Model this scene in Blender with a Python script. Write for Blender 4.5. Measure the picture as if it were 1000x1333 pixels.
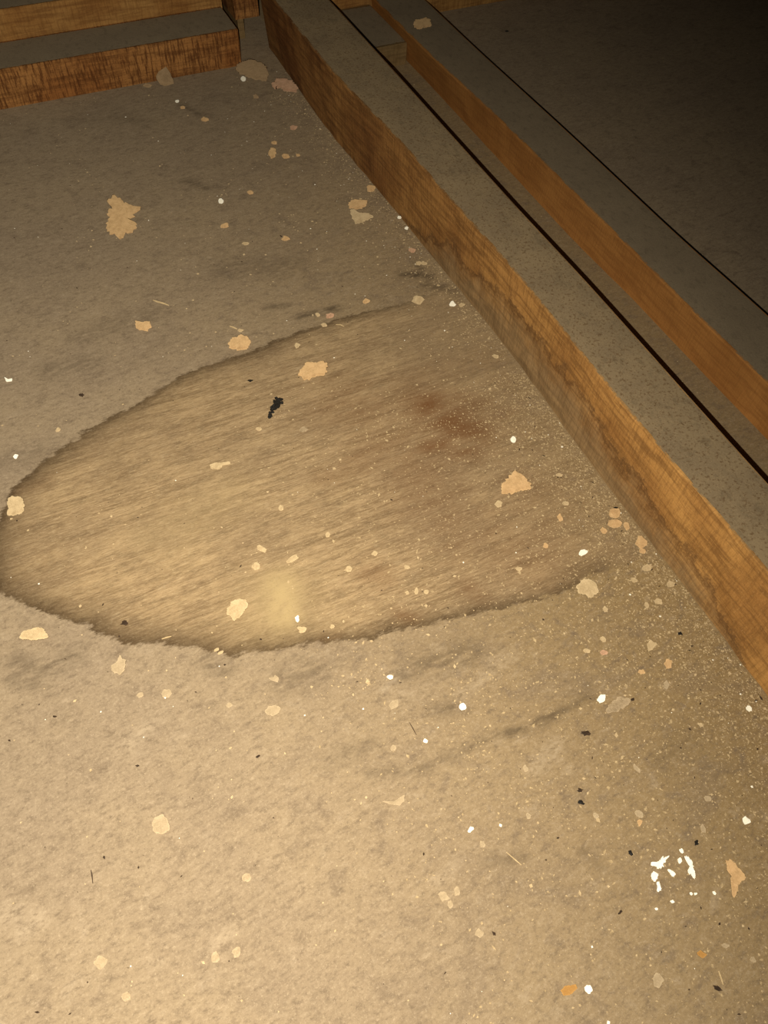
import bpy, bmesh, math, random
import numpy as np
from mathutils import Vector, Matrix, noise

random.seed(7); rng = np.random.default_rng(7)
for o in list(bpy.data.objects): bpy.data.objects.remove(o)
scene = bpy.context.scene
C = scene.collection

# ------------------------------------------------------------------ camera, world, flash, exposure
CAM_H = 0.42                       # phone held 42 cm above the ceiling boards
F_PX = 1000.0                      # focal length for a 1000 px wide frame
ROT = (0.608877098, -0.030777476, -0.434609618)
cd = bpy.data.cameras.new('camera'); cam = bpy.data.objects.new('camera', cd); C.objects.link(cam)
cam.location = (0, 0, CAM_H); cam.rotation_euler = ROT
cd.sensor_fit = 'HORIZONTAL'; cd.sensor_width = 36.0; cd.lens = F_PX / 1000 * 36.0
cd.clip_start = 0.01; cd.clip_end = 20
scene.camera = cam
RM = np.array(cam.rotation_euler.to_matrix())

def at(px, py, z=0.0):             # the point of the level z that the photograph shows at a pixel
    d = RM @ np.array([(px - 500) / F_PX, -(py - 666.5) / F_PX, -1.0])
    t = (z - CAM_H) / d[2]
    return np.array([d[0] * t, d[1] * t, z])

world = bpy.data.worlds.new('dark_attic'); scene.world = world; world.use_nodes = True
world.node_tree.nodes['Background'].inputs[0].default_value = (1, 0.85, 0.65, 1)
world.node_tree.nodes['Background'].inputs[1].default_value = 0.004

# the phone's flash, a little left of and below the lens
ld = bpy.data.lights.new('phone_flash', 'SPOT'); flash = bpy.data.objects.new('phone_flash', ld); C.objects.link(flash)
flash.location = Vector(RM @ np.array([-0.0175, -0.010, 0.0])) + cam.location
AIM = Vector(at(-80, 950))
flash.rotation_euler = (AIM - flash.location).to_track_quat('-Z', 'Y').to_euler()
ld.energy = 20.0; ld.color = (1.0, 0.94, 0.81); ld.spot_size = math.radians(160); ld.spot_blend = 1.0
ld.shadow_soft_size = 0.0012

vs = scene.view_settings
vs.view_transform = 'Standard'; vs.look = 'None'; vs.gamma = 1.0; vs.exposure = 0.0; vs.use_curve_mapping = False

# ------------------------------------------------------------------ material helpers
class NT:
    def __init__(s, name):
        s.m = bpy.data.materials.new(name); s.m.use_nodes = True
        s.t = s.m.node_tree; s.b = s.t.nodes['Principled BSDF']
        s.b.inputs['Roughness'].default_value = 0.9
        s.b.inputs['Specular IOR Level'].default_value = 0.15
        s.co = s.t.nodes.new('ShaderNodeTexCoord').outputs['Object']
    def n(s, t): return s.t.nodes.new(t)
    def put(s, v, sock):
        if isinstance(v, bpy.types.NodeSocket): s.t.links.new(v, sock)
        elif isinstance(v, (tuple, list)): sock.default_value = tuple(v) + ((1,) if len(v) == 3 and len(sock.default_value) == 4 else ())
        else: sock.default_value = v
    def math(s, op, a, b=0.0, c=0.0, clamp=False):
        n = s.n('ShaderNodeMath'); n.operation = op; n.use_clamp = clamp
        s.put(a, n.inputs[0]); s.put(b, n.inputs[1]); s.put(c, n.inputs[2]); return n.outputs[0]
    def attr(s, name):
        n = s.n('ShaderNodeAttribute'); n.attribute_name = name; return n.outputs['Fac']
    def map(s, scale, rot=(0, 0, 0)):
        n = s.n('ShaderNodeMapping'); s.put(s.co, n.inputs[0]); n.inputs['Scale'].default_value = scale
        n.inputs['Rotation'].default_value = rot; return n.outputs[0]
    def noise(s, scale, vec=None, detail=3, rough=0.6, dist=0.0):
        n = s.n('ShaderNodeTexNoise'); s.put(vec or s.co, n.inputs['Vector']); n.inputs['Scale'].default_value = scale
        n.inputs['Detail'].default_value = detail; n.inputs['Roughness'].default_value = rough
        n.inputs['Distortion'].default_value = dist; return n.outputs['Fac']
    def ramp(s, v, lo, hi, a=0.0, b=1.0):
        n = s.n('ShaderNodeMapRange'); n.interpolation_type = 'SMOOTHSTEP'
        s.put(v, n.inputs[0])
        for i, x in enumerate((lo, hi, a, b)): s.put(x, n.inputs[i + 1])
        return n.outputs[0]
    def mix(s, f, a, b, mode='MIX'):
        n = s.n('ShaderNodeMix'); n.data_type = 'RGBA'; n.blend_type = mode
        s.put(f, n.inputs[0]); s.put(a, n.inputs[6]); s.put(b, n.inputs[7]); return n.outputs[2]
    def bump(s, h, dist, strength=1.0, prev=None):
        n = s.n('ShaderNodeBump'); s.put(h, n.inputs['Height']); n.inputs['Distance'].default_value = dist
        n.inputs['Strength'].default_value = strength
        if prev: s.put(prev, n.inputs['Normal'])
        return n.outputs[0]
    def done(s, col, normal=None, rough=None, fuzz=0.0, k=1.0):
        if k != 1.0: col = s.mix(1.0, col, (k, k, k), 'MULTIPLY')
        s.put(col, s.b.inputs['Base Color'])
        if normal: s.put(normal, s.b.inputs['Normal'])
        if rough is not None: s.put(rough, s.b.inputs['Roughness'])
        s.b.inputs['Diffuse Roughness'].default_value = fuzz
        return s.m

def floor_material():
    s = NT('dusty_stained_plywood')
    # dust felt lying on the board
    n1 = s.noise(9, detail=4); n2 = s.noise(75, s.map((0.9, 1.1, 1), (0, 0, 0.25)), detail=7, rough=0.72, dist=0.5)
    n3 = s.noise(620, detail=4, rough=0.8); n4 = s.noise(260, s.map((0.6, 1.15, 1), (0, 0, -0.3)), detail=5, rough=0.78)
    n5 = s.noise(22, s.map((0.7, 1.3, 1), (0, 0, 0.2)), detail=5, rough=0.65, dist=1.0); n6 = s.noise(1500, detail=2, rough=0.8)
    dust = s.mix(s.ramp(n1, 0.35, 0.65), (0.39, 0.286, 0.182), (0.43, 0.315, 0.192))
    dust = s.mix(s.attr('sawdusty'), dust, (0.375, 0.245, 0.102))
    dust = s.mix(s.ramp(n5, 0.30, 0.50, 0.42, 0), dust, (0.275, 0.196, 0.124))
    dust = s.mix(s.ramp(n2, 0.28, 0.50, 0.80, 0), dust, (0.255, 0.180, 0.112))
    dust = s.mix(s.ramp(n2, 0.54, 0.74, 0, 0.42), dust, (0.56, 0.43, 0.285))
    dust = s.mix(s.ramp(n4, 0.30, 0.52, 0.62, 0.0), dust, (0.19, 0.132, 0.082))
    dust = s.mix(s.ramp(n4, 0.52, 0.72, 0.0, 0.45), dust, (0.60, 0.46, 0.30))
    dust = s.mix(s.ramp(n3, 0.52, 0.72, 0, 0.55), dust, (0.66, 0.51, 0.33))
    dust = s.mix(s.ramp(n3, 0.30, 0.47, 0.55, 0.0), dust, (0.19, 0.135, 0.085))
    dust = s.mix(s.ramp(n6, 0.60, 0.75, 0, 0.6), dust, (0.75, 0.59, 0.39))
    dust = s.mix(s.math('MULTIPLY', s.attr('scuff'), s.ramp(n4, 0.35, 0.6), clamp=True), dust, (0.58, 0.445, 0.29))
    # washed, water marked wood with the grain running across
    g1 = s.noise(1.0, s.map((28, 300, 1), (0, 0, 0.03)), detail=7, rough=0.75, dist=1.0)
    g2 = s.noise(1.0, s.map((9, 80, 1), (0, 0, -0.02)), detail=5, rough=0.65, dist=0.6)
    g3 = s.noise(14, detail=4, rough=0.65)
    g4 = s.noise(1.0, s.map((170, 1300, 1)), detail=4, rough=0.8)
    g5 = s.noise(85, s.map((0.6, 1.4, 1)), detail=6, rough=0.75)
    wood = s.mix(s.ramp(g1, 0.36, 0.62), (0.255, 0.165, 0.084), (0.47, 0.325, 0.180))
    wood = s.mix(s.ramp(g2, 0.42, 0.70, 0, 0.60), wood, (0.56, 0.395, 0.215))
    wood = s.mix(s.ramp(g3, 0.35, 0.6, 0.55, 0.0), wood, (0.275, 0.184, 0.104))
    wood = s.mix(s.ramp(g5, 0.32, 0.52, 0.55, 0.0), wood, (0.185, 0.122, 0.066))
    wood = s.mix(s.ramp(g5, 0.56, 0.74, 0.0, 0.45), wood, (0.58, 0.44, 0.275))
    wood = s.mix(s.ramp(g4, 0.50, 0.70, 0, 0.60), wood, (0.66, 0.51, 0.31))
    wood = s.mix(s.ramp(g4, 0.34, 0.5, 0.50, 0.0), wood, (0.155, 0.103, 0.056))
    wood = s.mix(1.0, wood, (1.16, 1.14, 1.08), 'MULTIPLY')
    # marks that lie on the wood
    sp = s.noise(40, s.map((0.5, 2.2, 1)), detail=4)
    rust = s.math('MULTIPLY', s.attr('rust'), s.ramp(sp, 0.25, 0.65, 0.35, 1.0), clamp=True)
    wood = s.mix(rust, wood, (0.225, 0.098, 0.034))
    wood = s.mix(s.math('MULTIPLY', s.attr('pale'), s.ramp(s.noise(120), 0.2, 0.6, 0.6, 1.0), clamp=True), wood, (0.62, 0.45, 0.215))
    # outline of the stain: ragged, darkest at its edge
    e1 = s.noise(260, s.map((0.5, 1.6, 1)), detail=5, rough=0.7); e2 = s.noise(70, detail=3)
    d = s.math('ADD', s.attr('stain_d'), s.math('MULTIPLY', s.math('SUBTRACT', e1, 0.5), 0.0120))
    d = s.math('ADD', d, s.math('MULTIPLY', s.math('SUBTRACT', e2, 0.5), 0.009))
    inside = s.ramp(d, -0.0012, 0.0016)
    q = s.math('DIVIDE', s.math('MAXIMUM', d, 0.0), s.attr('rim_w'))
    rim = s.math('EXPONENT', s.math('MULTIPLY', s.math('POWER', q, 1.3), -1.0))
    rim = s.math('MULTIPLY', s.math('MULTIPLY', rim, s.attr('rim_i')), s.ramp(e2, 0.25, 0.6, 0.72, 1.0), clamp=True)
    wood = s.mix(rim, wood, (0.088, 0.052, 0.023))
    wood = s.mix(s.ramp(n3, 0.5, 0.72, 0, 0.35), wood, (0.5, 0.37, 0.22))
    wood = s.mix(s.ramp(n3, 0.30, 0.46, 0.35, 0.0), wood, (0.13, 0.088, 0.05))
    col = s.mix(s.math('MULTIPLY', inside, s.attr('wash')), dust, wood)
    sm = s.math('MULTIPLY', s.attr('smudge'), s.ramp(s.noise(170, s.map((0.5, 1.4, 1)), detail=4), 0.3, 0.62), clamp=True)
    col = s.mix(sm, col, (0.10, 0.068, 0.040))
    nb = s.bump(n3, 0.0006, 0.5); nb = s.bump(n2, 0.0012, 0.35, nb)
    return s.done(col, nb, fuzz=0.45, k=0.72)

def wood_side_material(name, dark, mid, light, grime_col=(0.26, 0.19, 0.115), saw_axis='Y', saw=0.5, grime=True, k=0.75):
    s = NT(name)
    sc = (60, 520, 70) if saw_axis == 'Y' else (520, 60, 60)       # saw marks stand upright on the face
    rot = (0.30, 0, 0) if saw_axis == 'Y' else (0, 0.12, 0)
    sw = s.noise(1.0, s.map(sc, rot), detail=4, rough=0.7)
    lg = s.noise(1.0, s.map((160, 26, 260) if saw_axis == 'Y' else (26, 160, 260)), detail=4, rough=0.65, dist=0.5)
    bl = s.noise(14, detail=3); fn = s.noise(800, detail=4, rough=0.8)
    col = s.mix(s.ramp(bl, 0.35, 0.65), mid, light)
    col = s.mix(s.ramp(lg, 0.35, 0.6, 0.6, 0.0), col, dark)
    col = s.mix(s.ramp(sw, 0.36, 0.56, saw, 0.0), col, dark)
    col = s.mix(s.ramp(sw, 0.58, 0.75, 0, saw * 0.5), col, light)
    col = s.mix(s.ramp(fn, 0.53, 0.72, 0, 0.12 + saw * 0.3), col, tuple(min(1, 1.4 * x) for x in light))
    col = s.mix(s.ramp(fn, 0.32, 0.48, 0.15 + saw * 0.5, 0), col, dark)
    if grime:
        col = s.mix(s.math('MULTIPLY', s.attr('falloff_tone'), s.ramp(bl, 0.2, 0.6, 1.0, 0.6)), col, s.mix(1.0, col, (0.50, 0.41, 0.44), 'MULTIPLY'))  # far end: redder wood, with light falloff also darkened into the colour
        v = s.math('ADD', s.attr('grime'), s.math('MULTIPLY', s.math('SUBTRACT', s.noise(38, detail=7, rough=0.78), 0.5), 0.9))
        gc = s.mix(s.ramp(lg, 0.35, 0.65), tuple(0.72 * x for x in grime_col), grime_col)
        gc = s.mix(s.ramp(sw, 0.36, 0.6, 0.5, 0.0), gc, tuple(0.5 * x for x in grime_col))
        col = s.mix(s.ramp(v, -0.15, 0.40, 0, 0.80), col, gc)
        ln = s.math('MULTIPLY', s.ramp(v, -0.05, 0.0), s.ramp(v, 0.10, 0.0))
        col = s.mix(s.math('MULTIPLY', ln, 0.55), col, (0.085, 0.040, 0.015))
        col = s.mix(s.ramp(fn, 0.56, 0.78, 0, 0.45), col, (0.46, 0.32, 0.17))
    nb = s.bump(sw, 0.0008, 0.5); nb = s.bump(lg, 0.0006, 0.4, nb)
    return s.done(col, nb, k=k)

def dust_material(name, a, b, speck, speck_amt):
    s = NT(name)
    n1 = s.noise(30, detail=4); n2 = s.noise(480, detail=3, rough=0.7); n3 = s.noise(170, s.map((1, 0.6, 1)), detail=3, rough=0.7); n4 = s.noise(1000, detail=2)
    col = s.mix(s.ramp(n1, 0.3, 0.7), a, b)
    col = s.mix(s.ramp(n3, 0.3, 0.5, 0.5, 0), col, tuple(0.62 * x for x in a))
    col = s.mix(s.ramp(n2, 0.52, 0.66, 0, speck_amt), col, speck)
    col = s.mix(s.ramp(n4, 0.5, 0.75, 0, 0.4), col, tuple(min(1, 1.45 * x) for x in b))
    return s.done(col, s.bump(n2, 0.0008, 0.6), fuzz=0.5, k=0.75)

def flake_material(name, col, dark, light, rough=0.9):
    s = NT(name)
    n1 = s.noise(260, detail=4, rough=0.7); n2 = s.noise(1500, detail=2)
    c = s.mix(s.ramp(n1, 0.32, 0.66), dark, col)
    c = s.mix(s.ramp(n2, 0.5, 0.75, 0, 0.6), c, light)
    return s.done(c, s.bump(n1, 0.0008, 0.6), rough, fuzz=1.0)

M = {}
M['floor'] = floor_material()
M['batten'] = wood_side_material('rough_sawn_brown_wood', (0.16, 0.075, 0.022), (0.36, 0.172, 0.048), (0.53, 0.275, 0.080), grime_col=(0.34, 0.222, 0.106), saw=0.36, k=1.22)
M['cross'] = wood_side_material('saw_marked_red_wood', (0.15, 0.052, 0.014), (0.47, 0.182, 0.048), (0.62, 0.285, 0.085), saw_axis='X', saw=0.9, grime=False)
M['rear'] = wood_side_material('amber_wood', (0.26, 0.105, 0.028), (0.52, 0.24, 0.065), (0.68, 0.36, 0.11), saw_axis='X', saw=0.45, grime=False)
M['planed'] = wood_side_material('planed_orange_wood', (0.24, 0.095, 0.024), (0.33, 0.138, 0.034), (0.40, 0.175, 0.045), saw=0.22, grime=False, k=1.35)
M['offcut'] = wood_side_material('pale_offcut_wood', (0.20, 0.12, 0.045), (0.30, 0.18, 0.07), (0.40, 0.26, 0.11), saw_axis='X', saw=0.4, grime=False)
M['dust_speckled'] = dust_material('brown_speckled_dust', (0.30, 0.215, 0.122), (0.375, 0.268, 0.146), (0.17, 0.095, 0.040), 0.75)
M['dust_grey'] = dust_material('smooth_grey_dust', (0.265, 0.198, 0.122), (0.30, 0.225, 0.138), (0.17, 0.125, 0.08), 0.3)
M['tan'] = flake_material('tan_flake', (0.62, 0.405, 0.195), (0.48, 0.305, 0.14), (0.72, 0.50, 0.27))
M['buff'] = flake_material('buff_flake', (0.45, 0.34, 0.205), (0.37, 0.275, 0.16), (0.54, 0.42, 0.265))
M['sawdust'] = flake_material('sawdust', (0.50, 0.37, 0.20), (0.36, 0.255, 0.13), (0.64, 0.49, 0.28))
M['cream'] = flake_material('cream_flake', (0.56, 0.42, 0.235), (0.44, 0.32, 0.17), (0.68, 0.52, 0.31))
M['pink'] = flake_material('pinkish_flake', (0.55, 0.33, 0.20), (0.42, 0.25, 0.145), (0.66, 0.43, 0.27))
M['brownflake'] = flake_material('brown_flake', (0.40, 0.27, 0.145), (0.33, 0.22, 0.115), (0.48, 0.33, 0.18))
M['orange'] = flake_material('orange_flake', (0.46, 0.245, 0.07), (0.40, 0.205, 0.055), (0.52, 0.30, 0.10))
M['white'] = flake_material('white_chip', (0.93, 0.88, 0.74), (0.85, 0.79, 0.64), (0.97, 0.94, 0.84), 0.6)
M['paint'] = flake_material('white_paint', (0.95, 0.91, 0.78), (0.90, 0.85, 0.70), (0.98, 0.96, 0.88), 0.45)
M['black'] = flake_material('black_crumb', (0.018, 0.014, 0.010), (0.010, 0.008, 0.006), (0.05, 0.045, 0.035), 0.6)
M['darkbrown'] = flake_material('dark_brown_crumb', (0.055, 0.032, 0.018), (0.03, 0.018, 0.010), (0.10, 0.06, 0.035), 0.7)
M['husk'] = flake_material('papery_husk', (0.40, 0.295, 0.175), (0.28, 0.20, 0.112), (0.56, 0.43, 0.265), 0.6)
M['straw'] = flake_material('straw', (0.55, 0.41, 0.22), (0.43, 0.31, 0.155), (0.68, 0.52, 0.29))

# ------------------------------------------------------------------ object helpers
def mesh_obj(name, verts, faces, mat, parent=None, smooth=False):
    me = bpy.data.meshes.new(name); me.from_pydata([tuple(map(float, v)) for v in verts], [], faces); me.update()
    me.materials.append(M[mat])
    if smooth: me.polygons.foreach_set('use_smooth', [True] * len(me.polygons))
    o = bpy.data.objects.new(name, me); C.objects.link(o)
    if parent is not None: o.parent = parent
    return o
def tag(o, label, cat, group=None, kind=None):
    o['label'] = label
    if cat: o['category'] = cat
    if group: o['group'] = group
    if kind: o['kind'] = kind
    return o
def empty(name, loc=(0, 0, 0)):
    o = bpy.data.objects.new(name, None); C.objects.link(o); o.location = loc; o.empty_display_size = 0.01; return o
def fattr(me, name, arr):
    a = me.attributes.new(name, 'FLOAT', 'POINT'); a.data.foreach_set('value', np.asarray(arr, np.float32).ravel())

# ------------------------------------------------------------------ floor: the ceiling board with its water stain
# outline of the stain (x, y, width of the dark edge in mm, darkness of the edge), clockwise
STAIN = [(600,372,2,0),(575,378,2.5,0.25),(548,388,4.5,0.77),(520,397,4.5,0.94),(480,405,4.5,0.94),(440,416,4.5,0.94),(400,428,5.2,0.94),(360,442,6,0.99),
 (330,456,6.8,1),(300,464,8.2,1),(262,477,9,0.99),(230,492,7,0.99),(205,508,7,0.94),(180,525,8,0.94),(150,540,8,0.94),(130,550,8,0.94),
 (105,565,9,0.94),(80,583,10,0.94),(60,597,10,0.94),(35,620,10,0.99),(15,635,10,0.99),(8,655,11,0.99),(-2,680,12,0.99),(-12,705,13,0.99),(-12,740,13,0.99),
 (0,772,13,0.99),(25,786,12,0.99),(45,791,11,0.99),(62,796,11,0.99),(80,808,11,0.99),(118,813,12,0.99),(124,821,12,0.99),(150,834,12,0.94),(185,840,12,0.94),
 (205,836,12,0.94),(232,843,12,0.94),(258,843,12,0.94),(272,850,12,0.94),(300,854,12,0.94),(335,849,11,0.94),(370,845,9,0.94),(390,842,8,0.94),
 (402,837,8.8,0.94),(430,837,7.5,0.94),(465,833,7.5,0.94),(485,831,7.5,0.94),(500,822,7.5,0.94),(522,818,7.5,0.94),(555,815,7.5,0.94),(582,806,7.5,0.94),(605,805,7.5,0.94),
 (620,797,7.5,0.94),(640,795,6.2,0.88),(665,788,5.6,0.88),(700,782,6.2,0.88),(725,775,6.2,0.88),(748,764,7.5,0.94),(765,751,8.8,0.88),(790,741,10,0.66),(815,733,8,0.3),
 (850,722,8,0),(880,700,8,0),(800,600,8,0),(700,470,8,0)]
P = np.array([[*at(a, b)[:2], c * 0.001, d] for a, b, c, d in STAIN])
def axis(lo, hi, fine_lo, fine_hi, step, coarse):
    return np.concatenate([np.arange(lo, fine_lo, coarse), np.arange(fine_lo, fine_hi, step), np.arange(fine_hi, hi + 1e-6, coarse)])
xs = axis(-0.7, 1.5, -0.20, 0.46, 0.0025, 0.02); ys = axis(-0.55, 1.30, -0.10, 0.90, 0.0025, 0.02)
X, Y = np.meshgrid(xs, ys); pts = np.stack([X.ravel(), Y.ravel()], 1)
def poly_field(pts, P):
    best = np.full(len(pts), 1e9); w = np.ones(len(pts)) * .01; it = np.zeros(len(pts)); ins = np.zeros(len(pts), bool)
    for i in range(len(P)):
        a, b = P[i], P[(i + 1) % len(P)]; ab = b[:2] - a[:2]
        t = np.clip(((pts - a[:2]) @ ab) / (ab @ ab), 0, 1); q = pts - (a[:2] + t[:, None] * ab); d = np.hypot(q[:, 0], q[:, 1])
        m = d < best; best[m] = d[m]; w[m] = (a[2] + t * (b[2] - a[2]))[m]; it[m] = (a[3] + t * (b[3] - a[3]))[m]
        c = ((a[1] > pts[:, 1]) != (b[1] > pts[:, 1])); dy = b[1] - a[1] if abs(b[1] - a[1]) > 1e-12 else 1e-12
        ins ^= c & (pts[:, 0] < (b[0] - a[0]) * (pts[:, 1] - a[1]) / dy + a[0])
    return np.where(ins, best, -best), w, it
D, RW, RI = poly_field(pts, P)
def strokes(lst):                 # soft marks: (polyline in pixels, half width in mm, strength)
    v = np.zeros(len(pts))
    for line, hw, k in lst:
        q = [at(*p)[:2] for p in line]
        best = np.full(len(pts), 1e9)
        if len(q) == 1: q = q * 2
        for a, b in zip(q[:-1], q[1:]):
            ab = b - a; L = ab @ ab + 1e-12
            t = np.clip(((pts - a) @ ab) / L, 0, 1); r = pts - (a + t[:, None] * ab); best = np.minimum(best, np.hypot(r[:, 0], r[:, 1]))
        v = np.maximum(v, k * np.exp(-(best / (hw * 0.001)) ** 2))
    return v
rust = strokes([([(560,530),(615,560)],24,1.0),([(560,580),(615,585)],13,.85),([(600,520),(650,535)],14,.75),([(540,545),(470,600)],22,.40),([(520,500),(600,480)],18,.30),
    ([(420,620),(440,625)],10,.30),([(610,765),(630,780)],8,.40),([(520,800),(540,808)],5,.55),([(420,834),(440,832)],4,.6),([(480,745),(500,750)],9,.35),
    ([(700,640),(720,720)],34,.34),([(640,690),(700,730)],30,.32),([(450,520),(520,560),(560,640)],34,.38),([(640,470),(690,560)],24,.35),([(60,625),(20,640)],6,.25),([(560,640),(600,700)],24,.28)])
pale = strokes([([(365,765),(370,800)],14,.95),([(362,790)],26,.5),([(230,690),(290,650)],22,.22),([(300,640),(200,700)],18,.2)])
smudge = strokes([([(545,1000),(600,978),(650,957)],3,.45),([(660,955),(700,940),(735,927)],3,.75),([(740,920),(770,905)],4,.4),([(545,866),(610,850)],9,.5),([(520,878),(560,866)],6,.5),
    ([(480,1008),(560,1000)],3,.5),([(390,412),(440,400)],4,.8),([(345,400),(375,397)],3,.7),([(525,357),(560,360)],5,.9),([(540,345),(550,352)],4,.7),([(555,370),(590,378)],6,.6),
    ([(20,862),(60,875),(95,855)],7,.5),([(15,885),(60,890)],5,.45),([(370,885),(410,875)],10,.4),([(270,862),(290,872)],6,.5),([(60,480),(120,470)],10,.35),
    ([(100,440),(200,410)],9,.30),([(0,600),(60,585)],8,.3),([(240,235),(255,240),(270,245)],5,.6),([(238,136),(260,150)],4,.6),([(290,350),(380,345)],16,.35),([(640,1120),(680,1115)],4,.4),
    ([(760,1110),(785,1125)],3,.45),([(900,960),(860,990)],8,.25),([(560,925),(600,920)],4,.5),([(430,990),(480,970)],6,.35),([(150,150),(190,160)],10,.3)])
scuff = strokes([([(598,908),(645,868)],4,.35),([(570,885),(606,866)],4,.2),([(520,905),(560,893)],5,.2),([(8,1192),(24,1186)],4,.7),([(28,1212),(48,1196)],4,.7),([(640,862),(668,852)],4,.4),
    ([(695,1000),(725,970)],5,.5),([(720,985),(740,1000)],3,.35),([(170,965),(195,945)],5,.5),([(500,895),(520,880)],4,.4),([(570,1145),(600,1120)],3,.3),([(280,1228),(300,1214)],3,.5)])
# the last dust thins out again towards the batten, so the wash fades there
edge = np.interp(pts[:, 0], [0.205, 0.285], [1.0, 0.35])
wash = np.where(D > 0, edge, 1.0)
jx = 0.284 - pts[:, 0]; sawdusty = 0.95 * np.exp(-(np.maximum(jx, 0) / 0.19) ** 2) * np.interp(pts[:, 1], [0.15, 0.45, 0.75], [1, .55, .15]) * (jx > -0.02)
sawdusty = np.where(jx < -0.02, 0.7 * (pts[:, 0] < 0.45), sawdusty)
nx, ny = len(xs), len(ys)
idx = np.arange(nx * ny).reshape(ny, nx)
quads = np.stack([idx[:-1, :-1], idx[:-1, 1:], idx[1:, 1:], idx[1:, :-1]], -1).reshape(-1, 4)
fl_me = bpy.data.meshes.new('floor')
fl_me.from_pydata(np.column_stack([pts, np.zeros(len(pts))]).tolist(), [], quads.tolist()); fl_me.update()
fl_me.materials.append(M['floor'])
for nm, arr in (('stain_d', D), ('rim_w', RW), ('rim_i', RI), ('rust', rust), ('pale', pale), ('smudge', smudge), ('wash', wash), ('sawdusty', sawdusty), ('scuff', scuff)): fattr(fl_me, nm, arr)
floor = bpy.data.objects.new('floor', fl_me); C.objects.link(floor)
tag(floor, 'dusty plywood board with a large brown-edged water stain', None, kind='structure')

# ------------------------------------------------------------------ timbers
X1, W1, H1 = 0.2861, 0.0460, 0.0667
X2, W2, H2 = 0.4179, 0.0509, 0.0346
def edge_fn(pix, z, x0):          # how a slightly warped edge wanders along the timber
    q = np.array([at(a, b, z)[:2] for a, b in pix]); q = q[np.argsort(q[:, 1])]
    yy = np.linspace(q[0, 1], q[-1, 1], 60); xx = np.interp(yy, q[:, 1], q[:, 0])
    k = np.ones(9) / 9; xx = np.convolve(np.pad(xx, 4, 'edge'), k, 'valid')
    return lambda y: np.interp(y, yy, xx)
base1 = edge_fn([(350,60),(430,175),(500,255),(535,300),(675,470),(780,620),(860,720),(1000,908)], 0, X1)
top1 = edge_fn([(356,0),(450,115),(500,160),(620,300),(645,322),(825,545),(872,600),(1000,745)], H1, X1)
gap1 = edge_fn([(430,0),(500,76),(598,185),(702,300),(735,333),(800,405),(900,517),(1000,628)], H1, X1 + W1)
base2 = edge_fn([(550,100),(635,192),(765,333),(800,364),(900,470),(1000,573)], 0, X2)
top2 = edge_fn([(500,12),(560,72),(645,150),(830,333),(900,404),(1000,499)], H2, X2)
end2 = edge_fn([(555,0),(620,62),(740,171),(880,303),(915,334),(1000,409)], H2, X2 + W2)

def nz(a, b, c, s=1.0): return noise.noise(Vector((a * s, b * s, c * s)))

def long_timber(root, y0, y1, H, lb, lt, rt, mat, dust_mat, seed, grime=None, rough=0.0009):
    st = np.arange(y0, y1 + 1e-9, 0.006); NZ = 9
    V = []; G = []
    for y in st:
        xb, xt, xr = lb(y), lt(y), rt(y)
        sec = []
        for k in range(NZ):                                  # left face, bottom to top
            f = k / (NZ - 1); z = f * (H - 0.0012)
            x = xb + (xt - xb) * f + rough * nz(y, z, seed, 60)
            sec.append((x, y, z)); G.append(-1.0 if grime is None else grime(y) - f)
        r = 0.0005 * nz(y, seed, 3, 60)
        sec += [(xt + 0.0003 + r, y, H - 0.0003), (xt + 0.0014 + r, y, H), (xr - 0.0012, y, H), (xr, y, H - 0.0011), (xr, y, 0)]
        G += [-1] * 5; V += sec
    n = NZ + 5; F = []
    for i in range(len(st) - 1):
        for k in range(n):
            a, b = i * n + k, i * n + (k + 1) % n; F.append((a, a + n, b + n, b))
    F.append(tuple(range(n))); F.append(tuple(reversed(range((len(st) - 1) * n, len(st) * n))))
    o = mesh_obj('timber', V, F, mat, root); fattr(o.data, 'grime', G); fattr(o.data, 'falloff_tone', np.interp(np.array(V)[:, 1], [0.12, 0.45, 0.75], [0.0, 0.45, 1.0]))
    # felt of dust along the top, with ragged borders
    st = np.arange(y0 + 0.001, y1 - 0.001, 0.0025); NX = 10; V = []; F = []
    for y in st:
        a = lt(y) + 0.0009 + 0.0007 * nz(y, seed, 9, 60) + 0.0004 * nz(y, seed, 5, 400); b = rt(y) - 0.0009
        for k in range(NX):
            f = k / (NX - 1); x = a + (b - a) * f; e = 0 < k < NX - 1
            V.append((x, y, H + (0.0005 + 0.00025 * nz(x, y, seed, 260) if e else -0.0001)))
    for i in range(len(st) - 1):
        for k in range(NX - 1):
            a = i * NX + k; F.append((a, a + 1, a + NX + 1, a + NX))
    d = mesh_obj('dust_layer', V, F, dust_mat, root, smooth=True); d['label'] = 'layer of settled dust along the top'
    return root

gy = np.array([[at(*p)[1], f] for p, f in (((531,285),-.05),((560,330),.25),((590,355),.42),((660,450),.60),((704,507),.60),((737,555),.62),((770,600),.52),((810,650),.42),((850,705),.36),((906,783),.30),((943,833),.10),((980,880),-.05))]); gy = gy[np.argsort(gy[:, 1] * 0 + gy[:, 0])]
grime1 = lambda y: float(np.interp(y, gy[:, 0], gy[:, 1]))
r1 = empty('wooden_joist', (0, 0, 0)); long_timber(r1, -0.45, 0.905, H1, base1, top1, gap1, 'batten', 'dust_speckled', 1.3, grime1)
tag(r1, 'tall rough-sawn brown joist with speckled dusty top, running diagonally beside the water stain', 'joist')
r2 = empty('wooden_batten', (0, 0, 0)); long_timber(r2, -0.45, 0.905, H2, base2, top2, end2, 'planed', 'dust_grey', 7.7, None, 0.0003)
tag(r2, 'low smooth orange batten with grey dusty top, behind the tall joist', 'batten')

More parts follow.
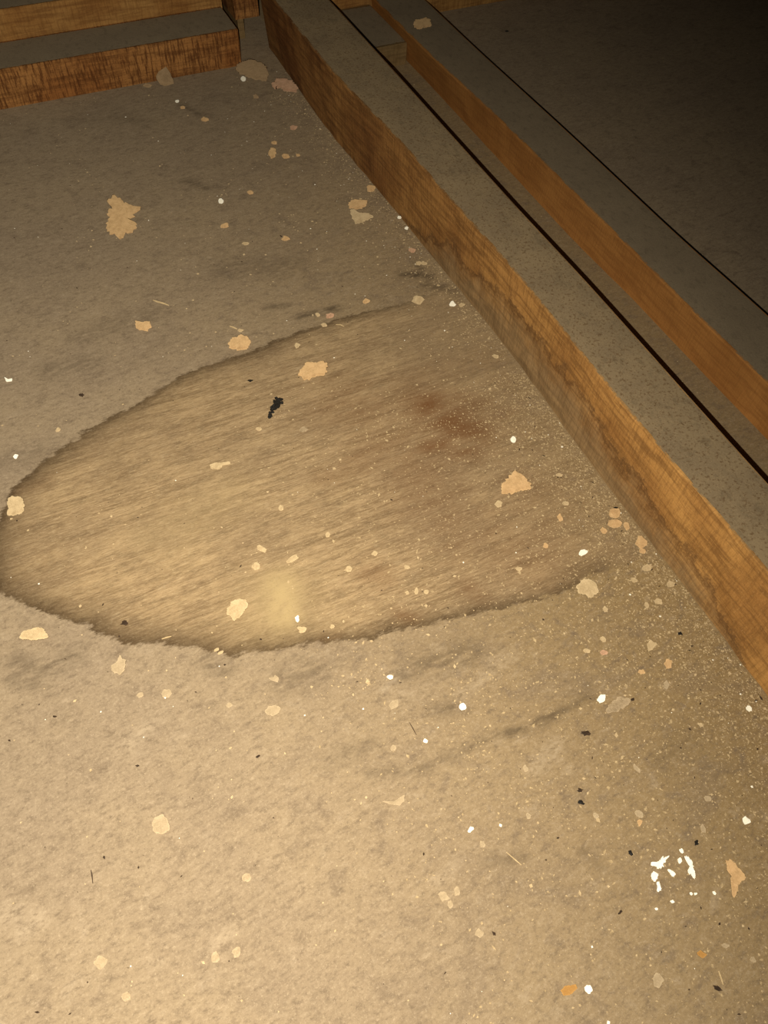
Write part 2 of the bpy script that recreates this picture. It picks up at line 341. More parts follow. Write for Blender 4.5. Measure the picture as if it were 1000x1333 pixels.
def cross_timber(root, x0, x1, y0, y1, z0, z1, mat, dust_mat, seed, rough=0.0006, dusty=True):
    st = np.linspace(x0, x1, max(3, int((x1 - x0) / 0.006) + 1)); V = []; F = []; NZ = 7
    for x in st:
        for k in range(NZ):
            f = k / (NZ - 1); z = z0 + f * (z1 - z0 - 0.0008)
            V.append((x, y0 + rough * nz(x, z, seed, 90), z))
        V += [(x, y0 + 0.0009, z1), (x, y1, z1), (x, y1, z0)]
    n = NZ + 3
    for i in range(len(st) - 1):
        for k in range(n):
            a, b = i * n + k, i * n + (k + 1) % n; F.append((a, b, b + n, a + n))
    F.append(tuple(reversed(range(n)))); F.append(tuple(range((len(st) - 1) * n, len(st) * n)))
    mesh_obj('timber', V, F, mat, root)
    if dusty:
        st = np.linspace(x0 + 0.0004, x1 - 0.0006, max(3, int((x1 - x0) / 0.003))); NY = 8; V = []; F = []
        for x in st:
            a = y0 + 0.001 + 0.001 * nz(x, seed, 2, 200)
            for k in range(NY):
                f = k / (NY - 1); y = a + (y1 - 0.0006 - a) * f
                V.append((x, y, z1 + (0.0004 + 0.0002 * nz(x, y, seed, 260) if 0 < k < NY - 1 else -0.0001)))
        for i in range(len(st) - 1):
            for k in range(NY - 1):
                a = i * NY + k; F.append((a, a + NY, a + NY + 1, a + 1))
        d = mesh_obj('dust_layer', V, F, dust_mat, root, smooth=True); d['label'] = 'layer of settled dust along the top'
    return root

HC = 0.0365
c = empty('cross_batten'); cross_timber(c, -0.45, 0.2449, 0.8714, 0.9305, 0, HC, 'cross', 'dust_grey', 2.2)
tag(c, 'red-brown saw-marked cross batten with grey dusty top at upper left corner', 'batten')
c = empty('cross_beam'); cross_timber(c, -0.45, 0.2470, 0.9312, 0.995, 0, 0.0647, 'rear', 'dust_grey', 4.1)
tag(c, 'taller amber beam directly behind the upper left cross batten', 'beam')
c = empty('notched_block'); cross_timber(c, 0.2575, 0.2853, 0.921, 0.995, 0.0245, 0.0665, 'cross', 'dust_grey', 5.9)
tag(c, 'short orange block raised off the board in the corner against the tall joist', 'block')
c = empty('packing_shim'); cross_timber(c, 0.2625, 0.2695, 0.931, 0.985, 0, 0.0242, 'offcut', 'dust_grey', 8.8, dusty=False)
tag(c, 'thin upright packing strip propping up the orange corner block', 'shim')
c = empty('rear_beam'); cross_timber(c, 0.3365, 1.45, 0.911, 0.975, 0, 0.0647, 'rear', 'dust_grey', 6.6)
tag(c, 'amber cross beam at the far end, behind the low orange batten', 'beam')
c = empty('spacer_block'); cross_timber(c, 0.3345, 0.4165, 0.808, 0.909, 0, 0.0225, 'offcut', 'dust_grey', 3.7)
tag(c, 'flat dusty spacer block wedged between the tall joist and the low batten', 'block')

# ------------------------------------------------------------------ loose pieces
def world_outline(pix, z):
    q = np.array([at(a, b, z)[:2] for a, b in pix]); c = q.mean(0); return c, q - c

def flake_mesh(name, q, th, mat, seed, crumble=0.05, soft=1):
    """a broken flake: ragged outline, bevelled rim, uneven top"""
    r = random.Random(seed)
    per = np.hypot(*(np.roll(q, -1, 0) - q).T).sum(); step = max(per / 70, 0.00035)
    out = []
    for a, b in zip(q, np.roll(q, -1, 0)):
        L = np.hypot(*(b - a)); n = max(1, int(round(L / step)))
        for k in range(n): out.append(a + (b - a) * k / n)
    out = np.array(out); size = np.sqrt(np.ptp(q[:, 0]) * np.ptp(q[:, 1]))
    for _ in range(soft): out = (np.roll(out, 1, 0) + (4 if soft == 1 else 1.5) * out + np.roll(out, -1, 0)) / (6 if soft == 1 else 3.5)
    nrm = out / (np.hypot(out[:, 0], out[:, 1])[:, None] + 1e-9)
    out = out + nrm * np.array([[crumble * size * ((r.random() - 0.5) + 2.2 * nz(p[0], p[1], seed, 420))] for p in out])
    n = len(out); V = []
    for sc, zz in ((0.97, 0.0), (1.0, 0.45), (0.95, 0.88), (0.78, 1.0), (0.42, 1.03)):
        for p in out:
            w = 1 + (0.12 * nz(p[0] * sc + seed, p[1] * sc, 1, 160) if zz > 0.5 else 0)
            V.append((p[0] * sc, p[1] * sc, th * zz * w))
    V.append((0, 0, th * 1.04)); F = [tuple(reversed(range(n)))]
    for l in range(4):
        for i in range(n):
            j = (i + 1) % n; F.append((l * n + i, l * n + j, (l + 1) * n + j, (l + 1) * n + i))
    for i in range(n): F.append((4 * n + i, 4 * n + (i + 1) % n, 5 * n))
    return mesh_obj(name, V, F, mat, smooth=th > 0.0011)

SEED = [0]
def flake(pix, th_mm, mat, label, cat='flake', name='debris_flake', group=None, z=0.0002, off=None):
    """pix: outline in photograph pixels, or (zoom origin x, y, scale) in off"""
    if off: pix = [(off[0] + a / off[2], off[1] + b / off[2]) for a, b in pix]
    SEED[0] += 1
    if mat == 'cream' and min(b for _, b in pix) > 850: mat = 'buff'          # the dusty pieces on the lower board are duller
    c, q = world_outline(pix, z)
    if ((q[:, 0] * np.roll(q[:, 1], -1) - np.roll(q[:, 0], -1) * q[:, 1]).sum()) < 0: q = q[::-1]
    o = flake_mesh(name, q, th_mm * 0.001, mat, SEED[0]); o.location = (c[0], c[1], z)
    return tag(o, label, cat, group)

def lump(px, py, wpx, hpx, mat, label, cat='crumb', name='debris_crumb', group=None, ang=0.0, flat=0.6, z=0.0, jag=0.6):
    """a rounded crumb of the pictured size lying on the board"""
    SEED[0] += 1; s = SEED[0]
    if mat == 'cream' and py > 850: mat = 'buff'
    c = at(px, py, z); ex = np.linalg.norm(at(px + 1, py, z) - c); ey = np.linalg.norm(at(px, py + 1, z) - c)
    a, b = wpx * ex / 2, hpx * ex * 1.05 / 2
    bm = bmesh.new(); bmesh.ops.create_icosphere(bm, subdivisions=2, radius=1)
    h = min(a, b) * flat * 2
    right = at(px + 10, py, z) - c; base_ang = math.atan2(right[1], right[0]) - math.radians(ang)
    ca, sa = math.cos(base_ang), math.sin(base_ang)
    for v in bm.verts:
        p = v.co.copy(); k = 1 + jag * noise.noise(p * 1.3 + Vector((s * 3.1, s, 0))) + 0.6 * jag * noise.noise(p * 3.4 + Vector((s, s * 2.3, 9))); 
        x, y, zz = p.x * a * k, p.y * b * k, (p.z * 0.5 + 0.5) * h * (1 + 0.4 * noise.noise(p * 2 + Vector((s, 0, 5))))
        v.co = (x * ca - y * sa, x * sa + y * ca, max(0, zz - h * 0.12))
    me = bpy.data.meshes.new(name); bm.to_mesh(me); bm.free(); me.materials.append(M[mat])
    o = bpy.data.objects.new(name, me); C.objects.link(o); o.location = (c[0], c[1], z)
    return tag(o, label, cat, group)

def sliver(pix, w_mm, mat, label, cat='sliver', name='wood_sliver', group=None, z=0.0002, off=None):
    if off: pix = [(off[0] + a / off[2], off[1] + b / off[2]) for a, b in pix]
    q = [at(a, b, z)[:2] for a, b in pix]; c = np.mean(q, 0); q = [p - c for p in q]
    V = []; F = []; n = len(q)
    for i, p in enumerate(q):
        t = q[min(i + 1, n - 1)] - q[max(i - 1, 0)]; t = t / np.linalg.norm(t); nn = np.array([-t[1], t[0]])
        w = w_mm * 0.0005 * (0.55 if i in (0, n - 1) else 1.0); h = w_mm * 0.001 * (0.6 + 0.5 * math.sin(math.pi * i / (n - 1)))
        for k in range(6):
            an = 2 * math.pi * k / 6
            V.append((*(p + nn * w * math.cos(an)), h * (0.5 + 0.5 * math.sin(an))))
    for i in range(n - 1):
        for k in range(6): F.append((i * 6 + k, i * 6 + (k + 1) % 6, i * 6 + 6 + (k + 1) % 6, i * 6 + 6 + k))
    F.append(tuple(reversed(range(6)))); F.append(tuple(range((n - 1) * 6, n * 6)))
    o = mesh_obj(name, V, F, mat); o.location = (c[0], c[1], z)
    return tag(o, label, cat, group)

ZA, ZB, ZC, ZD, ZE, ZG, ZH = (100,230,4.167), (280,380,4.167), (640,560,4.167), (260,760,4.167), (0,780,4.167), (180,70,4.167), (420,180,4.167)
ZI, ZJ, ZK, ZL, ZM = (240,560,4.167), (480,860,3.571), (740,640,3.846), (700,1060,3.333), (740,850,3.808)
FL = 'loose tan flakes on the board'; SM = 'small crumbs on the board'; WH = 'white chips on the board'; DK = 'dark crumbs on the board'
# --- the large flakes
flake([(160,130),(205,100),(240,125),(265,150),(300,155),(345,170),(325,195),(298,228),(296,245),(328,255),(325,288),(285,305),(245,345),(200,322),(160,292),(160,250),(182,225),(160,200),(188,172)], 1.5, 'tan', 'largest ragged tan flake, alone on the dusty board above the water stain at left', group=FL, off=ZA)
flake([(318,788),(355,795),(400,792),(405,815),(385,840),(355,835),(322,825)], 2.0, 'tan', 'small orange-tan rectangular flake above the upper left edge of the stain', group=FL, off=ZA)
flake([(828,905),(845,880),(870,885),(890,862),(930,875),(945,910),(930,935),(880,945),(830,940)], 2.6, 'tan', 'tan flake touching the outer side of the stain upper edge', group=FL, off=ZA)
flake([(455,440),(480,410),(500,385),(540,390),(580,380),(612,395),(605,430),(590,455),(550,460),(520,475),(480,480),(462,462)], 2.2, 'tan', 'wide lumpy tan flake inside the stain, up and right of the black crumbs', group=FL, off=ZB)
flake([(48,310),(70,280),(110,240),(125,220),(145,245),(180,260),(205,300),(215,325),(150,338),(70,350),(50,340)], 3.0, 'tan', 'triangular peaked tan flake right inside the stain, under its reddish patch', group=FL, off=ZC)
flake([(457,855),(480,820),(520,813),(550,825),(565,850),(580,880),(555,905),(525,915),(500,895),(470,885)], 2.8, 'cream', 'rounded cream flake at the right end of the stain lower edge', group=FL, off=ZC)
flake([(150,150),(160,120),(185,92),(230,83),(255,95),(262,125),(245,150),(225,180),(185,205),(160,185)], 2.0, 'cream', 'oval cream flake inside the stain near its bottom edge, beside the pale yellow patch', group=FL, off=ZD)
flake([(108,210),(130,185),(170,170),(200,160),(235,165),(258,190),(265,210),(230,220),(180,225),(120,222)], 2.6, 'cream', 'long flat-bottomed cream flake below the stain at the left edge of the photo', group=FL, off=ZE)
flake([(605,370),(640,335),(655,310),(680,335),(687,360),(670,395),(660,412),(625,405),(608,390)], 2.0, 'cream', 'pointed leaf-shaped cream flake just below the lower left edge of the stain', group=FL, off=ZE)
flake([(35,305),(60,293),(95,295),(108,315),(105,355),(70,375),(38,370)], 2.6, 'cream', 'squarish cream flake on the leftmost tip of the stain', group=FL, off=(0,560,3.333))
flake([(395,290),(405,268),(425,262),(440,280),(443,298),(430,312),(405,312)], 2.0, 'cream', 'rounded cream flake alone on the dusty board well below the stain at lower left', group=FL, off=(0,930,2))
flake([(815,205),(830,192),(850,205),(870,235),(910,275),(880,290),(870,320),(855,360),(845,360),(840,320),(835,270),(820,235)], 1.6, 'tan', 'axe-shaped tan flake to the right of the white paint splashes', group=FL, off=ZL)
flake([(535,75),(570,50),(620,45),(670,60),(695,85),(705,115),(690,150),(640,145),(580,125),(545,100)], 4.0, 'brownflake', 'big dull brown flake in the far corner by the end of the cross batten', group=FL, off=ZG)
flake([(725,170),(750,145),(800,145),(840,160),(865,190),(860,210),(800,205),(770,185),(735,195)], 3.0, 'pink', 'dull pinkish flake in the far corner against the tall joist', group=FL, off=ZG)
lump(217,109,22,20,'brownflake','dull tan pointed lump at the foot of the cross batten', flat=0.9, group=SM)
lump(192,113,11,7,'brownflake','small flat grey-tan crumb left of the pointed lump by the cross batten', group=SM)
flake([(140,355),(165,340),(205,338),(243,345),(235,370),(190,388),(145,380)], 2.0, 'tan', 'flat oval tan flake near the tall joist, just above the wedge-shaped one', group=FL, off=ZH)
flake([(148,395),(165,390),(195,410),(250,415),(275,430),(225,455),(178,468),(160,430)], 2.2, 'cream', 'wedge-shaped cream flake near the upper part of the tall joist', group=FL, off=ZH)
lump(483,248,12,11,'tan','round tan crumb against the tall joist above the wedge-shaped flake', group=SM)
lump(545,394,15,13,'cream','pale round crumb sitting on the upper right end of the stain edge', flat=0.9, group=SM)
flake([(98,175),(125,150),(165,145),(195,132),(225,155),(232,195),(190,200),(145,215),(115,205)], 2.0, 'tan', 'tan flake lying on the dusty top of the low batten', group=FL, off=(520,0,5.556), z=H2 + 0.0005)
# --- pile at the foot of the joist
lump(799,671,15,14,'tan','upper round tan crumb of the pair at the foot of the joist', flat=0.9, group=SM, jag=.2)
lump(800,684,20,11,'tan','wider tan crumb directly under the round one at the foot of the joist', flat=0.9, group=SM, jag=.2)
lump(815,686,7,11,'tan','narrow upright tan crumb touching the joist beside the pair of crumbs', flat=0.9, group=SM)
lump(833,708,13,14,'tan','tan lump between the pair of crumbs and the stain end, against the joist', flat=0.8, group=SM)
lump(836,718,9,7,'tan','small tan crumb just below the lump against the joist', group=SM)
lump(842,740,14,9,'cream','lowest oval cream crumb in the pile by the joist', group=SM, ang=-25)
lump(786,692,9,8,'tan','small tan crumb left of the pair of crumbs by the joist', group=SM)
lump(759,720,13,7,'white','whitish sliver-like chip left of the pile by the joist', 'chip', 'white_chip', WH, ang=-35)
# --- inside the stain
flake([(138,190),(160,180),(200,180),(245,172),(255,182),(205,192),(195,212),(150,212)], 0.9, 'cream', 'flat cream flake with a thin tail in the left half of the stain', group=FL, off=ZI)
flake([(395,630),(405,622),(448,648),(440,667),(400,650)], 1.0, 'cream', 'small yellowish lozenge flake in the middle of the stain', group=FL, off=ZI)
flake([(552,715),(575,690),(612,675),(620,695),(590,712),(560,722)], 1.0, 'cream', 'small slanted cream flake above the pale yellow patch of the stain', group=FL, off=ZI)
lump(334,738,10,10,'cream','small cream crumb just left above the pale yellow patch of the stain', group=SM)
lump(366,662,7,8,'cream','bright cream crumb near the centre of the stain', group=SM)
lump(427,697,6,7,'cream','cream crumb right of the slanted cream flake inside the stain', group=SM)
lump(454,742,10,7,'cream','pale crumb inside the stain, right of the pale yellow patch', group=SM)
lump(488,721,8,6,'cream','bright pale crumb inside the lower middle of the stain', group=SM, ang=-20)
lump(530,739,7,6,'cream','pale crumb above the row of three specks near the stain lower edge', group=SM)
lump(542,770,5,9,'cream','tallest of three pale specks in a row near the stain lower edge', group=SM)
lump(530,772,5,5,'cream','left of three pale specks in a row near the stain lower edge', group=SM)
lump(555,771,6,5,'cream','right of three pale specks in a row near the stain lower edge', group=SM, ang=-40)
lump(387,806,5,8,'white','white chip on the right side of the pale yellow patch', 'chip', 'white_chip', WH)
lump(393,820,10,8,'cream','cream crumb at the foot of the pale yellow patch', group=SM)
lump(433,816,6,5,'cream','pale speck just above the stain lower edge, right of the yellow patch', group=SM)
lump(675,741,9,5,'cream','pale oval crumb inside the right part of the stain near its lower edge', group=SM)
lump(710,711,6,8,'tan','small tan crumb inside the stain right of centre', group=SM)
flake([(355,470),(370,452),(388,490),(370,497)], 1.0, 'tan', 'small triangular tan flake between the peaked flake and the joist', group=FL, off=ZC)
lump(649,657,8,9,'cream','cream crumb just below the peaked triangular flake', group=SM)
lump(736,656,9,6,'cream','small cream crumb right of the peaked triangular flake', group=SM)
lump(728,619,8,5,'cream','flat cream crumb between the white bead and the joist', group=SM)
lump(668,574,7,9,'white','bright white bead at the right end of the reddish patch', 'chip', 'white_chip', WH, flat=.9, jag=.15)
lump(387,451,7,8,'cream','pale crumb above the wide lumpy flake inside the stain', group=SM)
lump(430,412,12,7,'pink','pinkish oval crumb on the stain upper edge', group=SM, ang=-20)
lump(414,411,6,6,'cream','pale crumb left of the pinkish crumb on the stain upper edge', group=SM)
lump(422,424,7,6,'cream','pale crumb below the pinkish crumb, inside the stain edge', group=SM)
lump(337,559,8,6,'cream','cream crumb just below left of the black crumbs', group=SM)
lump(396,560,10,9,'husk','dull pale crumb inside the stain, right below the black crumbs', group=SM, flat=.3)
# --- upper board
flake([(705,545),(720,515),(748,520),(745,560),(720,570)], 2.0, 'tan', 'small upright tan flake near the upper joist', group=FL, off=ZG)
lump(372,205,11,8,'tan','small oval tan crumb right of the upright flake near the upper joist', group=SM)
lump(388,203,5,5,'tan','tiny tan crumb nearest the joist beside the oval one', group=SM)
lump(382,167,9,9,'pink','tiny reddish crumb below the pinkish corner flake', group=SM, flat=.4)
lump(357,187,8,6,'tan','tiny tan crumb just above the upright flake near the upper joist', group=SM)
lump(267,157,9,7,'tan','small tan crumb below the cross batten', group=SM)
lump(317,105,7,8,'white','bright white bead under the big brown corner flake', 'chip', 'white_chip', WH, flat=.9, jag=.15)
lump(333,127,7,7,'brownflake','dull crumb below the big brown corner flake', group=SM)
lump(231,133,5,5,'white','tiny white chip below the pointed lump by the cross batten', 'chip', 'white_chip', WH)
lump(238,141,7,5,'tan','tiny tan crumb below the tiny white chip', group=SM)
lump(288,264,7,7,'white','white bead on the dusty board right of the largest flake', 'chip', 'white_chip', WH, flat=.9, jag=.15)
lump(326,252,8,7,'tan','small tan crumb up and right of the white bead', group=SM)
lump(293,295,11,9,'tan','dull tan crumb below the white bead', group=SM, flat=.4)
lump(372,312,10,8,'tan','tan crumb on the dusty board above the stain, midway to the joist', group=SM)
lump(320,318,8,5,'cream','flat pale crumb left of the tan one above the stain', group=SM)
lump(545,344,8,6,'cream','left of two touching pale crumbs near the joist', group=SM)
lump(552,344,7,6,'cream','right of two touching pale crumbs near the joist', group=SM)
lump(537,327,9,8,'pink','reddish crumb above the two touching pale crumbs near the joist', group=SM, flat=.4)
lump(520,284,5,6,'white','upper of two tiny white chips at the foot of the upper joist', 'chip', 'white_chip', WH)
lump(529,298,5,5,'white','lower of two tiny white chips at the foot of the upper joist', 'chip', 'white_chip', WH)
lump(589,397,8,8,'white','left of two pale chips right of the upper stain end', 'chip', 'white_chip', WH)
lump(601,398,7,6,'cream','right of two pale chips right of the upper stain end', 'chip', 'white_chip', WH)
lump(477,393,10,7,'tan','tan crumb just above the stain upper edge toward the joist', group=SM, ang=-40)
lump(313,431,8,5,'cream','pale crumb resting just above the flake on the stain upper edge', group=SM)
flake([(25,548),(45,560),(70,555),(66,568),(45,570),(33,566)], 0.8, 'white', 'jagged white chip at the left edge of the photo above the stain', 'chip', 'white_chip', WH, off=(0,360,4.167))
lump(21,595,6,6,'white','white speck at left outside the upper left stain edge', 'chip', 'white_chip', WH)
lump(76,560,6,6,'cream','pale speck just outside the upper left stain edge', group=SM)
lump(645,465,9,6,'cream','flat pale crumb among the grit at the middle of the joist foot', group=SM)
# --- lower board
flake([(355,690),(375,668),(410,662),(438,675),(435,700),(400,718),(370,715)], 1.4, 'cream', 'oval yellowish flake below the lowest part of the stain', group=FL, off=ZD)
flake([(372,512),(400,508),(410,495),(430,510),(425,535),(400,528)], 0.9, 'cream', 'small pale flake between the stain lower edge and the oval yellowish flake', group=FL, off=ZD)
flake([(875,515),(890,490),(920,490),(935,512),(920,535),(890,530)], 1.0, 'cream', 'small squarish cream flake below the stain at left', group=FL, off=ZE)
lump(183,905,8,7,'cream','pale crumb left of the small squarish cream flake', group=SM)
lump(282,846,4,8,'cream','left of two slim pale specks on the lowest stain edge', group=SM, ang=60)
lump(287,850,4,8,'cream','right of two slim pale specks on the lowest stain edge', group=SM, ang=60)
lump(299,918,7,6,'cream','pale speck left of the oval yellowish flake', group=SM)
flake([(95,210),(110,185),(138,182),(135,215),(105,228)], 1.0, 'cream', 'small upright cream flake below the stain near the middle', group=FL, off=ZJ)
lump(512,974,7,8,'cream','pale speck below the small upright cream flake', group=SM)
flake([(60,655),(100,662),(118,655),(140,640),(165,625),(165,655),(145,672),(120,670),(95,668)], 0.9, 'cream', 'small cream flake with a thin tail on the lower middle of the board', group=FL, off=ZJ)
lump(602,921,10,9,'white','white bead on the lower board below the stain', 'chip', 'white_chip', WH, flat=.9, jag=.15)
lump(554,965,5,5,'white','tiny white speck left below the white bead on the lower board', 'chip', 'white_chip', WH)
lump(508,882,7,6,'white','white speck just below the middle of the stain lower edge', 'chip', 'white_chip', WH)
lump(613,1080,5,8,'white','slim white chip on the lower middle of the board', 'chip', 'white_chip', WH, ang=50)
lump(628,1099,7,8,'cream','pale crumb below the slim white chip', group=SM)
lump(688,1062,6,7,'cream','pale crumb left of the black speck on the lower board', group=SM)
lump(684,1001,8,7,'cream','pale crumb under the dark crease on the lower board', group=SM, ang=30)
flake([(392,765),(410,745),(438,765),(430,785),(400,803)], 1.4, 'cream', 'upper of three cream flakes in a line down the lower joist', group=FL, off=ZK)
flake([(478,860),(490,842),(517,848),(515,885),(490,888)], 1.4, 'tan', 'middle squarish one of three flakes in a line down the lower joist', group=FL, off=ZK)
flake([(475,960),(490,945),(507,970),(495,992),(478,985)], 1.2, 'cream', 'lowest dull one of three flakes in a line down the lower joist', group=FL, off=ZK)
lump(873,761,9,8,'cream','pale crumb near the joist below the pile of crumbs', group=SM)
lump(825,756,9,7,'cream','pale crumb right of the rounded flake at the stain end', group=SM)
lump(842,788,6,8,'cream','left of two pale crumbs midway between stain end and joist', group=SM)
lump(857,784,11,7,'cream','right wider one of two pale crumbs midway between stain end and joist', group=SM)
lump(788,794,6,8,'cream','pale crumb below the rounded flake at the stain end', group=SM)
lump(785,833,7,8,'cream','pale crumb left of the three flakes in a line', group=SM)
lump(764,848,8,6,'cream','pale crumb left below the others, left of the line of flakes', group=SM)
lump(835,875,9,6,'tan','small yellow-tan crumb left of the squarish flake in the line', group=SM)
lump(786,850,10,6,'pink','pinkish flat crumb left of the line of flakes', group=SM, flat=.4)
flake([(140,235),(155,212),(180,212),(180,240),(155,252)], 2.2, 'white', 'bright white square chip beside the papery husk', 'chip', 'white_chip', WH, off=ZM)
husk = flake([(185,285),(205,250),(250,222),(300,225),(318,235),(290,265),(245,295),(200,298)], 1.6, 'husk', 'thin brown papery leaf-shaped husk beside the bright white chip', 'husk', 'papery_husk', None, off=ZM)
tip = lump(740 + 314 / 3.808, 850 + 236 / 3.808, 6, 3.5, 'darkbrown', 'dark tip', name='tip', ang=-30); del tip['category']; tip.parent = husk; tip.location = Vector(tip.location) - husk.location + Vector((0, 0, 0.0012))
lump(975,923,7,7,'white','white chip at the right edge, below the foot of the joist', 'chip', 'white_chip', WH)
lump(971,1069,9,8,'white','white chip at the right edge, above the axe-shaped flake', 'chip', 'white_chip', WH, ang=-35)
flake([(655,790),(672,782),(690,795),(680,815),(668,828)], 0.8, 'tan', 'small tan flake up and left of the white paint splashes', group=FL, off=(690,900,4.7))
lump(832,1060,12,8,'cream','slanted cream crumb above the white paint splashes', group=SM, ang=35)
lump(828,1000,6,11,'cream','slim cream crumb on the gritty area at lower right', group=SM, ang=-30)
lump(921,1040,9,7,'cream','pale crumb in the gritty area at far lower right', group=SM)
lump(775,1062,7,7,'cream','pale crumb below the black speck on the lower board', group=SM)
lump(915,1079,6,10,'cream','pale crumb between the white chip at right and the paint splashes', group=SM)
flake([(500,715),(510,685),(530,690),(548,720),(525,755),(505,745)], 1.2, 'cream', 'tan seed-shaped flake near the bottom edge, below the paint splashes', group=FL, off=ZL)
flake([(98,765),(120,745),(165,737),(172,755),(150,780),(110,788)], 1.2, 'orange', 'bright orange oval flake near the bottom edge', group=FL, off=ZL)
lump(766,1288,8,9,'white','white chip right beside the bright orange flake', 'chip', 'white_chip', WH)
flake([(690,600),(705,590),(732,610),(715,625),(695,612)], 1.2, 'orange', 'small amber flake at lower right, below the axe-shaped flake', group=FL, off=ZL)
lump(944,1231,9,5,'cream','pale flat crumb right of the small amber flake', group=SM)
lump(980,1249,7,7,'cream','pale crumb at the right edge near the bottom', group=SM)
lump(578,1167,12,11,'cream','largest of three pale crumbs in a cluster on the lower board', group=SM, flat=.4)
lump(595,1161,8,10,'cream','upper right of three pale crumbs in a cluster on the lower board', group=SM, flat=.4)
lump(586,1178,7,8,'cream','lowest of three pale crumbs in a cluster on the lower board', group=SM, flat=.4)
lump(624,1215,10,9,'cream','pale crumb right below the cluster of three', group=SM, flat=.4)
lump(321,1143,10,10,'cream','pale crumb on the lower board right below the rounded lone flake', group=SM, flat=.4)
lump(281,1247,11,12,'cream','left of two pale crumbs near the bottom edge at lower left', group=SM, flat=.4)
lump(308,1240,10,11,'cream','right of two pale crumbs near the bottom edge at lower left', group=SM, flat=.4)
lump(131,1252,16,13,'cream','wide pale crumb near the bottom left corner', group=SM, flat=.4)
lump(165,1297,12,9,'cream','pale crumb at the bottom edge below the wide one at lower left', group=SM, flat=.4)
# --- dark bits
bc = empty('black_debris', tuple(at(358, 531, 0)))
r_ = random.Random(3)
bpts = [(352,542,4),(355,537,3.5),(351,544,3),(354,534,3.5),(358,530,5),(361,526,5),(363,522,4.5),(358,524,4),(366,521,3.5),(357,533,4),(362,530,4),(364,526,4),(354,531,3),(360,519,3),(367,525,3),(352,538,3)]
for i, (px, py, s_) in enumerate(bpts):
    o = lump(px, py, s_ * 1.5, s_ * 1.3, 'black', 'x', name='crumb', flat=0.8, ang=r_.uniform(0, 90))
    for k in ('label', 'category'): del o[k]
    if 'group' in o: del o['group']
    o.parent = bc; o.location = Vector(o.location) - bc.location
tag(bc, 'elongated cluster of black crumbs inside the stain', 'debris')
lump(762,955,11.2,5.4,'darkbrown','dark grey crumb cluster below the papery husk','crumb','dark_crumb',DK,jag=1.3)
lump(756,1045,7.2,4.8,'black','jet black speck on the lower board','crumb','dark_crumb',DK,jag=1.1)
lump(755,1029,6.4,3.6,'darkbrown','dark curled speck just above the jet black one','crumb','dark_crumb',DK,jag=1.3)
lump(107,515,6.4,4.8,'darkbrown','dark speck on the dusty board left above the stain','crumb','dark_crumb',DK,jag=1.1)
lump(163,812,7.2,5.4,'darkbrown','dark purple-brown speck on the lower left stain edge','crumb','dark_crumb',DK,jag=1.1)
lump(326,496,5.6,3.0,'black','small black speck left above the black crumbs in the stain','crumb','dark_crumb',DK,jag=1.1)
lump(935,1287,9.6,4.2,'darkbrown','dark brown bit at the foot of the pale splinter at lower right','crumb','dark_crumb',DK,jag=1.1, ang=25)
lump(821,1111,6.4,5.4,'black','black speck left of the paint splashes','crumb','dark_crumb',DK,jag=1.1, ang=60)
lump(907,1097,4.0,6.6,'black','slim black bit above the axe-shaped flake','crumb','dark_crumb',DK,jag=1.1, ang=40)
lump(807,1188,7.2,2.4,'darkbrown','slim dark bit below left of the paint splashes','crumb','dark_crumb',DK,jag=1.1, ang=-35)
lump(885,825,4.8,3.6,'black','black speck beside the lower joist','crumb','dark_crumb',DK,jag=1.1)
lump(802,661,4.8,2.4,'black','black speck on top of the crumb pile at the joist foot','crumb','dark_crumb',DK,jag=1.1)
lump(660,41,4.8,2.4,'black','black speck on the dark board behind the low batten','crumb','dark_crumb',DK,jag=1.1)
lump(336,985,5.6,2.4,'darkbrown','dark slim speck on the lower board left of centre','crumb','dark_crumb',DK,jag=1.1, ang=-35)
lump(72,933,4.8,2.4,'darkbrown','dark speck on the lower board near the left edge','crumb','dark_crumb',DK,jag=1.1)
# --- slivers
SLV = 'thin splinters on the board'
sliver([(415,672),(440,682),(470,690),(500,700)], 1.3, 'straw', 'thin straw-like splinter on the dusty board above the stain', group=SLV, off=ZA)
sliver([(830,812),(850,820),(870,828)], 1.2, 'straw', 'short pale splinter just above the flake on the stain upper edge', group=SLV, off=ZA)
sliver([(785,680),(795,710),(805,740)], 0.9, 'straw', 'pale splinter near the bottom right corner', group=SLV, off=ZL)
sliver([(878,217),(905,209),(930,202)], 0.9, 'straw', 'short pale splinter on the lower left stain edge', group=SLV, off=ZE)
sliver([(655,178),(680,180),(700,188)], 0.9, 'straw', 'short pale splinter inside the stain under its upper edge', group=SLV, off=ZB)
sliver([(190,288),(205,315),(222,346)], 0.5, 'darkbrown', 'dark hair-thin twig on the lower board', group=SLV, off=ZJ)
sliver([(640,890),(680,925),(710,950)], 0.6, 'straw', 'faint pale splinter on the lower middle of the board', group=SLV, off=ZJ)
sliver([(237,405),(240,420),(242,440)], 0.6, 'darkbrown', 'dark hair-thin bit near the left of the lower board', group=SLV, off=(0,930,2))
